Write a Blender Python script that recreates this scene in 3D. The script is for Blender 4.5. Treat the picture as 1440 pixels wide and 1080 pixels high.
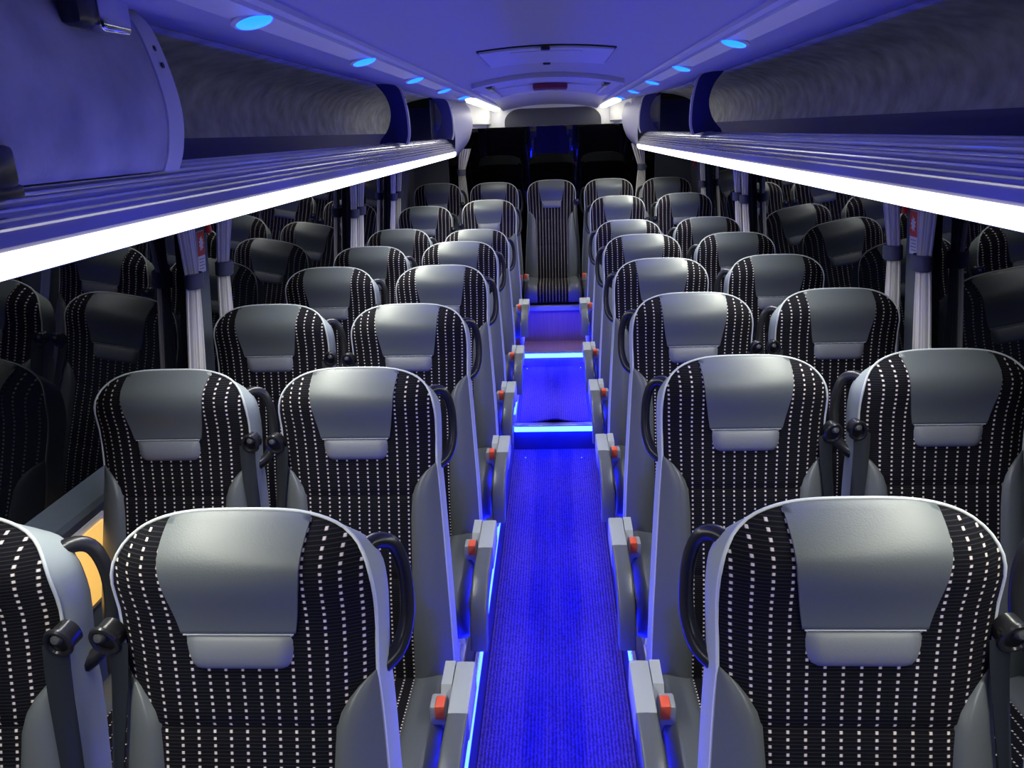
import bpy, bmesh, math, random
from mathutils import Vector, Matrix

random.seed(7)
sc = bpy.context.scene
for o in list(bpy.data.objects):
    bpy.data.objects.remove(o)
COL = sc.collection
sin, cos, pi = math.sin, math.cos, math.pi
H = 1.77                       # eye height above the aisle floor


def Z(z):                      # height given relative to eye level -> world height
    return z + H


# ------------------------------------------------------------------ camera
F_PX, YAW, PIT, ROLL, X0 = 1100.0, 0.0605, 0.3121, -0.0351, 0.0203
fwd = Vector((-sin(YAW) * cos(PIT), cos(YAW) * cos(PIT), -sin(PIT)))
rt = Vector((cos(YAW), sin(YAW), 0))
up = rt.cross(fwd)
r2 = cos(ROLL) * rt + sin(ROLL) * up
u2 = -sin(ROLL) * rt + cos(ROLL) * up
cd = bpy.data.cameras.new('camera')
cd.sensor_width = 36
cd.lens = F_PX * 36 / 1440
cd.clip_start = 0.02
cam = bpy.data.objects.new('camera', cd)
COL.objects.link(cam)
M = Matrix((r2, u2, -fwd)).transposed().to_4x4()
M.translation = Vector((X0, 0, H))
cam.matrix_world = M
sc.camera = cam

# ------------------------------------------------------------------ world, exposure and light levels
w = bpy.data.worlds.new('night')
sc.world = w
w.use_nodes = True
w.node_tree.nodes['Background'].inputs[0].default_value = (0.01, 0.012, 0.02, 1)
w.node_tree.nodes['Background'].inputs[1].default_value = 0.1
sc.view_settings.view_transform = 'Standard'
sc.view_settings.look = 'None'
sc.view_settings.gamma = 1
sc.view_settings.exposure = 0.0
sc.view_settings.use_curve_mapping = False
STRIP_EMIT, STRIP_WATT = 3.2, 31.0       # white rack strips: lens glow, lensed output
REAR_EMIT, REAR_WATT = 7.0, 0.5          # white strips in the rear rails
SPOT_EMIT, SPOT_WATT = 5.0, 2.5         # blue downlights
AISLE_EMIT, STEP_EMIT = 150.0, 38.0        # blue aisle edge and step lights
BLUE = (0.02, 0.025, 1.0)


# ------------------------------------------------------------------ materials
def mat(name, col, rough=0.5, spec=0.5, metal=0.0, bump=None, emit=None, estr=0.0, coat=0.0, var=None, ior=None):
    m = bpy.data.materials.new(name)
    m.use_nodes = True
    nt = m.node_tree
    b = nt.nodes['Principled BSDF']
    b.inputs['Base Color'].default_value = (*col, 1)
    b.inputs['Roughness'].default_value = rough
    b.inputs['Specular IOR Level'].default_value = spec
    b.inputs['Metallic'].default_value = metal
    b.inputs['Coat Weight'].default_value = coat
    if ior:
        b.inputs['IOR'].default_value = ior
    if emit:
        b.inputs['Emission Color'].default_value = (*emit, 1)
        b.inputs['Emission Strength'].default_value = estr
    if bump or var:
        tc = nt.nodes.new('ShaderNodeTexCoord')
    if bump:
        sc_, st, dist = bump
        n = nt.nodes.new('ShaderNodeTexNoise')
        n.inputs['Scale'].default_value = sc_
        n.inputs['Detail'].default_value = 4
        nt.links.new(tc.outputs['Object'], n.inputs['Vector'])
        bp = nt.nodes.new('ShaderNodeBump')
        bp.inputs['Strength'].default_value = st
        bp.inputs['Distance'].default_value = dist
        nt.links.new(n.outputs['Fac'], bp.inputs['Height'])
        nt.links.new(bp.outputs['Normal'], b.inputs['Normal'])
    if var:
        sc_, amt = var
        n = nt.nodes.new('ShaderNodeTexNoise')
        n.inputs['Scale'].default_value = sc_
        n.inputs['Detail'].default_value = 5
        nt.links.new(tc.outputs['Object'], n.inputs['Vector'])
        mr = nt.nodes.new('ShaderNodeMapRange')
        mr.inputs['From Min'].default_value = 0.3
        mr.inputs['From Max'].default_value = 0.7
        mr.inputs['To Min'].default_value = 1 - amt
        mr.inputs['To Max'].default_value = 1 + amt
        nt.links.new(n.outputs['Fac'], mr.inputs['Value'])
        mx = nt.nodes.new('ShaderNodeVectorMath')
        mx.operation = 'SCALE'
        mx.inputs[0].default_value = col
        nt.links.new(mr.outputs[0], mx.inputs['Scale'])
        nt.links.new(mx.outputs[0], b.inputs['Base Color'])
    return m


def dotted_fabric():
    m = bpy.data.materials.new('dotted_moquette')
    m.use_nodes = True
    nt = m.node_tree
    b = nt.nodes['Principled BSDF']
    b.inputs['Roughness'].default_value = 0.9
    b.inputs['Specular IOR Level'].default_value = 0.15
    b.inputs['Sheen Weight'].default_value = 0.0
    uv = nt.nodes.new('ShaderNodeUVMap')
    uv.uv_map = 'metres'
    sp = nt.nodes.new('ShaderNodeSeparateXYZ')
    nt.links.new(uv.outputs[0], sp.inputs[0])

    def mth(op, a, b_=None, c_=None):
        n = nt.nodes.new('ShaderNodeMath')
        n.operation = op
        for i, v in enumerate((a, b_, c_)):
            if v is None:
                continue
            if isinstance(v, (int, float)):
                n.inputs[i].default_value = v
            else:
                nt.links.new(v, n.inputs[i])
        return n.outputs[0]

    def cell(sock, period, half, off=0.0):
        f = mth('FRACT', mth('ADD', mth('DIVIDE', sock, period), off))
        d = mth('ABSOLUTE', mth('SUBTRACT', f, 0.5))
        mr = nt.nodes.new('ShaderNodeMapRange')
        mr.interpolation_type = 'SMOOTHSTEP'
        mr.inputs['From Min'].default_value = half + 0.035
        mr.inputs['From Max'].default_value = half - 0.035
        nt.links.new(d, mr.inputs['Value'])
        return mr.outputs[0]

    dots = mth('MULTIPLY', cell(sp.outputs[0], 0.0236, 0.08), cell(sp.outputs[1], 0.0103, 0.21))
    rib = cell(sp.outputs[1], 0.00515, 0.12, 0.25)
    mx = nt.nodes.new('ShaderNodeMix')
    mx.data_type = 'RGBA'
    mx.inputs['A'].default_value = (0.0035, 0.0035, 0.006, 1)
    mx.inputs['B'].default_value = (0.020, 0.019, 0.024, 1)
    nt.links.new(rib, mx.inputs['Factor'])
    mx2 = nt.nodes.new('ShaderNodeMix')
    mx2.data_type = 'RGBA'
    mx2.inputs['B'].default_value = (0.72, 0.62, 0.60, 1)
    nt.links.new(mx.outputs['Result'], mx2.inputs['A'])
    nt.links.new(dots, mx2.inputs['Factor'])
    nt.links.new(mx2.outputs['Result'], b.inputs['Base Color'])
    bp = nt.nodes.new('ShaderNodeBump')
    bp.inputs['Strength'].default_value = 0.5
    bp.inputs['Distance'].default_value = 0.0012
    nt.links.new(mth('ADD', rib, dots), bp.inputs['Height'])
    nt.links.new(bp.outputs['Normal'], b.inputs['Normal'])
    return m


def carpet_mat():
    m = bpy.data.materials.new('ribbed_carpet')
    m.use_nodes = True
    nt = m.node_tree
    b = nt.nodes['Principled BSDF']
    b.inputs['Roughness'].default_value = 0.95
    b.inputs['Specular IOR Level'].default_value = 0.1
    tc = nt.nodes.new('ShaderNodeTexCoord')
    mp = nt.nodes.new('ShaderNodeMapping')
    mp.inputs['Scale'].default_value = (1, 0.55, 1)
    nt.links.new(tc.outputs['Object'], mp.inputs['Vector'])
    vo = nt.nodes.new('ShaderNodeTexVoronoi')
    vo.inputs['Scale'].default_value = 150
    nt.links.new(mp.outputs[0], vo.inputs['Vector'])
    wv = nt.nodes.new('ShaderNodeTexWave')
    wv.bands_direction = 'X'
    wv.inputs['Scale'].default_value = 28
    wv.inputs['Distortion'].default_value = 1.2
    wv.inputs['Detail'].default_value = 2
    wv.inputs['Detail Scale'].default_value = 6
    nt.links.new(tc.outputs['Object'], wv.inputs['Vector'])
    no = nt.nodes.new('ShaderNodeTexNoise')
    no.inputs['Scale'].default_value = 260
    no.inputs['Detail'].default_value = 3
    nt.links.new(tc.outputs['Object'], no.inputs['Vector'])

    def mth(op, a, b_):
        n = nt.nodes.new('ShaderNodeMath')
        n.operation = op
        for i, v in enumerate((a, b_)):
            if isinstance(v, (int, float)):
                n.inputs[i].default_value = v
            else:
                nt.links.new(v, n.inputs[i])
        return n.outputs[0]
    hgt = mth('ADD', mth('MULTIPLY', wv.outputs['Fac'], 0.6), mth('SUBTRACT', mth('MULTIPLY', no.outputs['Fac'], 0.9), mth('MULTIPLY', vo.outputs['Distance'], 0.7)))
    cr = nt.nodes.new('ShaderNodeValToRGB')
    cr.color_ramp.elements[0].position = 0.05
    cr.color_ramp.elements[0].color = (0.06, 0.042, 0.15, 1)
    cr.color_ramp.elements[1].position = 0.85
    cr.color_ramp.elements[1].color = (0.17, 0.105, 0.35, 1)
    nt.links.new(hgt, cr.inputs[0])
    nt.links.new(cr.outputs[0], b.inputs['Base Color'])
    bp = nt.nodes.new('ShaderNodeBump')
    bp.inputs['Strength'].default_value = 0.9
    bp.inputs['Distance'].default_value = 0.004
    nt.links.new(hgt, bp.inputs['Height'])
    nt.links.new(bp.outputs['Normal'], b.inputs['Normal'])
    return m


def wood_mat():
    m = mat('vinyl_wood', (0.10, 0.06, 0.10), 0.35)
    nt = m.node_tree
    b = nt.nodes['Principled BSDF']
    tc = nt.nodes.new('ShaderNodeTexCoord')
    mp = nt.nodes.new('ShaderNodeMapping')
    mp.inputs['Scale'].default_value = (60, 3, 3)
    nt.links.new(tc.outputs['Object'], mp.inputs['Vector'])
    no = nt.nodes.new('ShaderNodeTexNoise')
    no.inputs['Scale'].default_value = 1.5
    no.inputs['Detail'].default_value = 6
    nt.links.new(mp.outputs[0], no.inputs['Vector'])
    cr = nt.nodes.new('ShaderNodeValToRGB')
    cr.color_ramp.elements[0].color = (0.20, 0.11, 0.24, 1)
    cr.color_ramp.elements[1].color = (0.42, 0.24, 0.46, 1)
    nt.links.new(no.outputs['Fac'], cr.inputs[0])
    nt.links.new(cr.outputs[0], b.inputs['Base Color'])
    return m


def curtain_mat():
    m = mat('pinstripe_curtain', (0.5, 0.48, 0.5), 0.9, 0.1)
    nt = m.node_tree
    b = nt.nodes['Principled BSDF']
    uv = nt.nodes.new('ShaderNodeUVMap')
    uv.uv_map = 'metres'
    wv = nt.nodes.new('ShaderNodeTexWave')
    wv.bands_direction = 'X'
    wv.inputs['Scale'].default_value = 22
    nt.links.new(uv.outputs[0], wv.inputs['Vector'])
    cr = nt.nodes.new('ShaderNodeValToRGB')
    cr.color_ramp.elements[0].color = (0.56, 0.53, 0.52, 1)
    cr.color_ramp.elements[1].color = (0.92, 0.89, 0.84, 1)
    nt.links.new(wv.outputs['Fac'], cr.inputs[0])
    nt.links.new(cr.outputs[0], b.inputs['Base Color'])
    return m


MT = dict(
    fabric=dotted_fabric(),
    leather=mat('grey_leather', (0.105, 0.118, 0.124), 0.40, 0.5, bump=(420, 0.25, 0.001)),
    pad=mat('lit_grey_leather', (0.18, 0.19, 0.215), 0.45, 0.4, bump=(420, 0.2, 0.001)),  # grey leather painted paler for light on the pad's upward puff
    bolster=mat('charcoal_leather', (0.105, 0.115, 0.125), 0.38, 0.5, bump=(420, 0.25, 0.001)),
    trim=mat('light_grey_leather', (0.33, 0.37, 0.37), 0.5, 0.4, bump=(300, 0.1, 0.001)),
    piping=mat('pale_piping', (0.60, 0.63, 0.64), 0.45),
    shell=mat('black_shell', (0.010, 0.010, 0.012), 0.5, bump=(500, 0.1, 0.001)),
    black=mat('black_plastic', (0.018, 0.018, 0.022), 0.28),
    stitch=mat('stitch_thread', (0.45, 0.47, 0.5), 0.8),
    knob=mat('dark_grey_knob', (0.06, 0.062, 0.07), 0.4),
    belt=mat('seat_belt_webbing', (0.018, 0.021, 0.027), 0.35, 0.5),
    buckle=mat('buckle_grey', (0.35, 0.36, 0.38), 0.4),
    red=mat('red_release_button', (0.92, 0.13, 0.06), 0.4),
    armcap=mat('armrest_pale_grey', (0.46, 0.49, 0.5), 0.45),
    armpad=mat('armrest_charcoal', (0.13, 0.14, 0.15), 0.3, 0.5),
    metal=mat('satin_aluminium', (0.62, 0.63, 0.66), 0.3, metal=0.7),
    chrome=mat('chrome', (0.8, 0.8, 0.82), 0.12, metal=1.0),
    ribs=mat('ribbed_aluminium', (0.85, 0.85, 0.88), 0.22, metal=1.0),
    nose=mat('rack_nose', (0.32, 0.32, 0.42), 0.5),
    felt=mat('grey_felt', (0.50, 0.51, 0.50), 0.95, 0.1, bump=(60, 0.5, 0.004), var=(14, 0.28)),
    locker=mat('pale_felt', (0.46, 0.46, 0.48), 0.95, 0.1, bump=(80, 0.4, 0.003), var=(10, 0.2)),
    navy=mat('navy_band', (0.035, 0.035, 0.20), 0.6),
    fin=mat('navy_bracket', (0.02, 0.02, 0.16), 0.45),
    ceil=mat('ceiling_lining', (0.50, 0.49, 0.52), 0.9, 0.1, bump=(220, 0.2, 0.002)),
    white=mat('white_panel', (0.78, 0.78, 0.74), 0.5),
    lav=mat('pale_panel', (0.62, 0.62, 0.68), 0.45),
    cap=mat('moulded_end_cap', (0.40, 0.40, 0.50), 0.45),
    rail=mat('rail_plastic', (0.6, 0.6, 0.66), 0.35),
    glass=mat('dark_tinted_glass', (0.004, 0.005, 0.008), 0.015, 0.5, ior=1.5),
    rglass=mat('rear_tinted_glass', (0.002, 0.002, 0.004), 0.02, 0.5, ior=1.42),
    pillar=mat('pillar_grey_blue', (0.10, 0.12, 0.15), 0.6),
    wall=mat('wall_grey_fabric', (0.12, 0.125, 0.15), 0.9, 0.1, bump=(200, 0.2, 0.002)),
    sill=mat('sill_grey', (0.10, 0.125, 0.14), 0.5),
    arch=mat('grey_arch_panel', (0.055, 0.058, 0.065), 0.6),
    floor=mat('floor_vinyl', (0.05, 0.045, 0.16), 0.5),
    carpet=carpet_mat(),
    wood=wood_mat(),
    curtain=curtain_mat(),
    band=mat('curtain_band', (0.10, 0.105, 0.17), 0.6),
    strip=mat('white_light_lens', (0.9, 0.9, 0.9), 0.4, emit=(1.0, 0.985, 0.93), estr=STRIP_EMIT),
    rstrip=mat('white_rear_light_lens', (0.9, 0.9, 0.9), 0.4, emit=(1.0, 0.97, 0.80), estr=REAR_EMIT),
    spot=mat('blue_downlight_lens', (0.1, 0.3, 0.9), 0.4, emit=(0.004, 0.085, 1.0), estr=SPOT_EMIT),
    aled=mat('blue_aisle_light', (0.1, 0.2, 0.9), 0.4, emit=(0.0018, 0.0055, 1.0), estr=AISLE_EMIT),
    sled=mat('blue_step_light', (0.2, 0.4, 0.9), 0.4, emit=(0.011, 0.036, 1.0), estr=STEP_EMIT),
    warm=mat('warm_courtesy_light', (0.9, 0.6, 0.2), 0.5, emit=(1.0, 0.58, 0.14), estr=0.75),
    stickred=mat('sticker_red', (0.75, 0.05, 0.035), 0.45),
    stickwhite=mat('sticker_white', (0.85, 0.85, 0.85), 0.5),
    stickgrey=mat('sticker_grey_print', (0.35, 0.35, 0.36), 0.6),
    hammer=mat('hammer_red', (0.75, 0.03, 0.03), 0.35),
    darkred=mat('dark_red_handle', (0.20, 0.01, 0.06), 0.4),
)


# ------------------------------------------------------------------ mesh helpers
def mk(name, verts, faces, m, uv=None, smooth=True, angle=42):
    me = bpy.data.meshes.new(name)
    me.from_pydata([tuple(v) for v in verts], [], faces)
    if uv:
        lay = me.uv_layers.new(name='metres')
        for l in me.loops:
            lay.data[l.index].uv = uv[l.vertex_index]
    bm = bmesh.new()
    bm.from_mesh(me)
    bmesh.ops.recalc_face_normals(bm, faces=bm.faces)
    bm.to_mesh(me)
    bm.free()
    if smooth:
        me.polygons.foreach_set('use_smooth', [True] * len(me.polygons))
        me.set_sharp_from_angle(angle=math.radians(angle))
    me.materials.append(MT[m] if isinstance(m, str) else m)
    me.update()
    return me


class B:
    """collects shapes of one mesh"""
    def __init__(s):
        s.v, s.f = [], []

    def add(s, v, f):
        o = len(s.v)
        s.v += [tuple(p) for p in v]
        s.f += [tuple(i + o for i in q) for q in f]
        return s

    def box(s, x0, x1, y0, y1, z0, z1, r=0.0, seg=2):
        bm = bmesh.new()
        bmesh.ops.create_cube(bm, size=1)
        for v in bm.verts:
            v.co = ((x0 + x1) / 2 + v.co.x * (x1 - x0), (y0 + y1) / 2 + v.co.y * (y1 - y0), (z0 + z1) / 2 + v.co.z * (z1 - z0))
        if r > 0:
            bmesh.ops.bevel(bm, geom=bm.edges[:], offset=min(r, abs(x1 - x0) / 2.05, abs(y1 - y0) / 2.05, abs(z1 - z0) / 2.05), segments=seg, profile=0.5, affect='EDGES')
        bm.verts.index_update()
        s.add([v.co[:] for v in bm.verts], [[v.index for v in f.verts] for f in bm.faces])
        bm.free()
        return s

    def extr(s, prof, y0, y1, sx=1, closed=True, caps=True):
        """profile of (x, z) drawn along y"""
        n = len(prof)
        v = [(sx * p[0], y, p[1]) for y in (y0, y1) for p in prof]
        f = [(i, (i + 1) % n, n + (i + 1) % n, n + i) for i in range(n if closed else n - 1)]
        if closed and caps:
            f += [tuple(range(n)), tuple(range(2 * n - 1, n - 1, -1))]
        return s.add(v, f)

    def plate(s, prof, y0, y1, sx=1):
        return s.extr(prof, y0, y1, sx)

    def grid(s, rows, closed=False):
        n = len(rows[0])
        v = [p for r in rows for p in r]
        f = []
        for i in range(len(rows) - 1):
            for j in range(n if closed else n - 1):
                k = (j + 1) % n
                f.append((i * n + j, i * n + k, (i + 1) * n + k, (i + 1) * n + j))
        return s.add(v, f)

    def tube(s, pts, r, n=8, caps=True):
        pts = [Vector(p) for p in pts]
        rows = []
        prev = None
        for i, p in enumerate(pts):
            t = (pts[min(i + 1, len(pts) - 1)] - pts[max(i - 1, 0)]).normalized()
            if prev is None:
                a = t.cross(Vector((0, 0, 1)))
                if a.length < 1e-3:
                    a = t.cross(Vector((1, 0, 0)))
            else:
                a = prev - t * prev.dot(t)
            a.normalize()
            prev = a
            b = t.cross(a)
            rr = r(i / (len(pts) - 1)) if callable(r) else r
            rows.append([p + (a * cos(2 * pi * k / n) + b * sin(2 * pi * k / n)) * rr for k in range(n)])
        o = len(s.v)
        s.grid(rows, True)
        if caps:
            s.f += [tuple(o + k for k in range(n)), tuple(o + (len(rows) - 1) * n + k for k in range(n - 1, -1, -1))]
        return s

    def lathe(s, prof, c, axis, n=16):
        """profile (radius, height along axis)"""
        ax = Vector(axis).normalized()
        a = ax.orthogonal().normalized()
        b = ax.cross(a)
        rows = [[Vector(c) + ax * h + (a * cos(2 * pi * k / n) + b * sin(2 * pi * k / n)) * max(r, 1e-4) for k in range(n)] for r, h in prof]
        return s.grid(rows, True)

    def mesh(s, name, m, **k):
        return mk(name, s.v, s.f, m, **k)


def ob(name, me, parent=None, label=None, cat=None, group=None, kind=None, loc=None):
    o = bpy.data.objects.new(name, me)
    COL.objects.link(o)
    if parent:
        o.parent = parent
    if loc:
        o.location = loc
    for k, v in (('label', label), ('category', cat), ('group', group), ('kind', kind)):
        if v:
            o[k] = v
    return o


def smooth_path(pts, n=4):
    """Catmull-Rom through points"""
    P = [Vector(p) for p in pts]
    out = []
    for i in range(len(P) - 1):
        p0, p1, p2, p3 = P[max(i - 1, 0)], P[i], P[i + 1], P[min(i + 2, len(P) - 1)]
        for k in range(n):
            t = k / n
            out.append(0.5 * ((2 * p1) + (p2 - p0) * t + (2 * p0 - 5 * p1 + 4 * p2 - p3) * t * t + (3 * p1 - p0 - 3 * p2 + p3) * t ** 3))
    out.append(P[-1])
    return out


def lerp_table(tab, t):
    if t <= tab[0][0]:
        return tab[0][1]
    for (a, b), (c, d) in zip(tab, tab[1:]):
        if t <= c:
            return b + (d - b) * (t - a) / (c - a)
    return tab[-1][1]


# ------------------------------------------------------------------ the setting
WX = [(-1.62, 1.185), (-0.80, 1.165), (-0.15, 1.105), (0.0, 1.095)]


def wx(z):                      # half width of the coach at a height (relative to the eye)
    return lerp_table(WX, z)


Y0, Y_STEP1, Y_STEP2, Y_BENCH, Y_REAR = -0.6, 4.224, 5.409, 5.748, 6.62
fl = ob('floor', B().box(-0.235, 0.235, Y0, Y_STEP1, Z(-1.82), Z(-1.772)).mesh('floor', 'floor'), kind='structure')
for s, nm in ((-1, 'left'), (1, 'right')):
    xs = sorted((s * 0.235, s * 1.185))
    ob('plinth', B().box(xs[0], xs[1], Y0, 5.0, Z(-1.82), Z(-1.62)).mesh('plinth', 'floor'), fl)
    ob('plinth', B().box(xs[0], xs[1], 5.0, Y_BENCH, Z(-1.82), Z(-1.55)).mesh('plinth', 'floor'), fl)
ob('step_tread', B().box(-0.235, 0.235, Y_STEP1, Y_STEP2, Z(-1.82), Z(-1.62)).mesh('step_tread', 'floor'), fl)
ob('step_tread', B().box(-0.235, 0.235, Y_STEP2, Y_BENCH, Z(-1.82), Z(-1.518)).mesh('step_tread', 'wood'), fl)
ob('rear_platform', B().box(-1.185, 1.185, Y_BENCH, 6.9, Z(-1.82), Z(-1.25)).mesh('rear_platform', 'wood'), fl)

for s, nm in ((-1, 'left'), (1, 'right')):
    def wallstrip(za, zb, th=0.03, n=1):
        pr = [(wx(za), Z(za)), (wx(zb), Z(zb)), (wx(zb) + th, Z(zb)), (wx(za) + th, Z(za))]
        return pr
    wl = ob('wall_' + nm, B().extr(wallstrip(-1.62, -0.80), Y0, Y_REAR + 0.2, s).mesh('wall', 'sill', smooth=False), kind='structure')
    ob('window_sill', B().extr([(1.142, Z(-0.865)), (1.142, Z(-0.845)), (1.166, Z(-0.79)), (1.175, Z(-0.865))], Y0, 5.85, s).mesh('window_sill', 'sill', smooth=False), wl)
    ob('rear_side_panel', B().extr(wallstrip(-0.80, -0.12, 0.04), 5.86 if s < 0 else 6.0, Y_REAR + 0.2, s).mesh('rear_side_panel', 'wall', smooth=False), wl)
    pill = (2.42, 4.42, 5.55) if s < 0 else (2.42, 4.60, 5.86)
    for y in pill:
        pr = [(wx(-0.80) - 0.025, Z(-0.80)), (wx(-0.12) - 0.025, Z(-0.12)), (wx(-0.12) + 0.03, Z(-0.12)), (wx(-0.80) + 0.03, Z(-0.80))]
        ob('window_pillar', B().extr(pr, y - 0.06, y + 0.06, s).mesh('window_pillar', 'pillar', smooth=False), wl)
    ys = [Y0] + [q for y in pill for q in (y - 0.06, y + 0.06)] + [5.86 if s < 0 else 6.0]
    for k in range(0, len(ys) - 1, 2):
        if ys[k + 1] - ys[k] < 0.1:
            continue
        pr = [(wx(-0.80), Z(-0.80)), (wx(-0.12), Z(-0.12)), (wx(-0.12) + 0.008, Z(-0.12)), (wx(-0.80) + 0.008, Z(-0.80))]
        ob('window_%d' % (k // 2 + (1 if s < 0 else 4)), B().extr(pr, ys[k], ys[k + 1], s).mesh('window', 'glass', smooth=False), kind='structure')

# ceiling: lining between the rails, rails, sloping outer panels
cprof = [(-0.375, Z(0.19))] + [(0.375 * (k / 8 - 1) if k < 8 else 0.375 * (k - 8) / 8, 0) for k in range(0)]
cp = []
for k in range(17):
    x = -0.375 + 0.75 * k / 16
    cp.append((x, Z(0.188 + 0.042 * (1 - (x / 0.375) ** 2))))
rows = []
for y, dz in ((Y0, 0), (3.0, 0), (5.0, 0), (5.8, -0.004), (6.3, -0.018), (Y_REAR + 0.06, -0.034)):
    rows.append([(x, y, z + dz) for x, z in cp])
cb = B().grid(rows)
cb.grid([[(x, y, z + 0.03) for x, y, z in r] for r in rows])
ce = ob('ceiling', cb.mesh('ceiling', 'ceil'), kind='structure')
for s in (-1, 1):
    ob('outer_ceiling_panel', B().extr([(0.468, Z(0.182)), (0.81, Z(0.237)), (0.81, Z(0.25)), (0.468, Z(0.20))], Y0, Y_REAR + 0.06, s).mesh('outer_ceiling_panel', 'ceil', smooth=False), ce)
    rp = [(0.372, 0.193), (0.374, 0.180), (0.384, 0.176), (0.390, 0.183), (0.394, 0.183), (0.398, 0.175), (0.452, 0.171), (0.460, 0.175), (0.463, 0.186), (0.470, 0.187), (0.470, 0.20), (0.372, 0.20)]
    ob('lamp_rail', B().extr([(x, Z(z)) for x, z in rp], Y0, Y_REAR + 0.02, s).mesh('lamp_rail', 'rail', angle=30), ce)

# rear wall: pale arch surround, grey arch panel, tinted glass leaning forward at the top
rw = ob('wall_rear', B().box(-0.80, 0.80, Y_REAR, Y_REAR + 0.03, Z(0.032), Z(0.30)).mesh('wall_rear', 'white'), kind='structure')


def arch(hw, top, base, rc, n=8):
    p = [(-hw, base), (-hw, base + 0.02)]
    c1 = (-hw + rc * 1.35, top - rc)
    for k in range(n + 1):
        a = pi - pi / 2 * k / n
        p.append((c1[0] + rc * 1.35 * cos(a), c1[1] + rc * sin(a)))
    q = [(-x, z) for x, z in reversed(p)]
    return p + q


ob('arch_surround', B().plate([(x, Z(z)) for x, z in arch(0.44, 0.192, 0.034, 0.115)], Y_REAR - 0.02, Y_REAR + 0.01).mesh('arch_surround', 'white', angle=30), rw)
ob('arch_panel', B().plate([(x + 0.02, Z(z)) for x, z in arch(0.385, 0.170, 0.036, 0.10)], Y_REAR - 0.028, Y_REAR - 0.005).mesh('arch_panel', 'arch', angle=30), rw)
tg = math.tan(math.radians(14))
gy = Y_REAR - 0.03
ob('window_7', B().add([(-0.86, gy, Z(0.034)), (0.86, gy, Z(0.034)), (0.86, gy + 1.2 * tg, Z(-1.166)), (-0.86, gy + 1.2 * tg, Z(-1.166)),
                        (-0.86, gy + 0.02, Z(0.034)), (0.86, gy + 0.02, Z(0.034)), (0.86, gy + 0.02 + 1.2 * tg, Z(-1.166)), (-0.86, gy + 0.02 + 1.2 * tg, Z(-1.166))],
                       [(0, 1, 2, 3), (4, 5, 6, 7), (0, 1, 5, 4), (3, 2, 6, 7), (0, 3, 7, 4), (1, 2, 6, 5)]).mesh('rear_window', 'rglass', smooth=False), kind='structure')
for s in (-1, 1):
    # pale slanting side panels between the rack ends and the rear wall
    ya = 5.75 if s < 0 else 6.15
    pa, pb = (0.60, ya), (0.475, Y_REAR - 0.005)
    v = []
    for x, y in (pa, pb, (0.80, pb[1]), (0.80, pa[1])):
        v += [(s * x, y, Z(0.06)), (s * x, y, Z(0.21))]
    ob('pale_side_panel', B().add(v, [(0, 1, 3, 2), (2, 3, 5, 4), (4, 5, 7, 6), (6, 7, 1, 0), (0, 2, 4, 6), (1, 3, 5, 7)]).mesh('pale_side_panel', 'white', smooth=False), rw)
    v = []
    for x, y in ((0.62, ya), (0.51, Y_REAR - 0.005), (0.80, Y_REAR - 0.005), (0.80, ya)):
        v += [(s * x, y, Z(0.032)), (s * x, y, Z(0.059))]
    ob('panel_ledge', B().add(v, [(0, 1, 3, 2), (2, 3, 5, 4), (4, 5, 7, 6), (6, 7, 1, 0), (0, 2, 4, 6), (1, 3, 5, 7)]).mesh('panel_ledge', 'lav', smooth=False), rw)
    xs = sorted((s * 0.84, s * 1.17))
    ob('corner_panel', B().box(xs[0], xs[1], Y_REAR - 0.03, Y_REAR + 0.02, Z(-1.25), Z(0.20)).mesh('corner_panel', 'wall'), rw)

# ------------------------------------------------------------------ overhead racks
SIDE = {-1: 'on the felt locker side', 1: 'across from the felt locker'}


def finprof():
    inner = smooth_path([(0.705, 0.224, 0), (0.672, 0.200, 0), (0.652, 0.12, 0), (0.646, 0.05, 0), (0.648, -0.005, 0), (0.660, -0.040, 0)], 4)
    outer = smooth_path([(0.685, -0.034, 0), (0.735, -0.030, 0), (0.790, -0.040, 0)], 2) + smooth_path([(0.782, -0.020, 0), (0.742, 0.03, 0), (0.724, 0.10, 0), (0.742, 0.17, 0), (0.785, 0.226, 0)], 4)
    return [(p.x, Z(p.y)) for p in inner], [(p.x, Z(p.y)) for p in outer]


def inner_edge():
    return finprof()[0]


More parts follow.
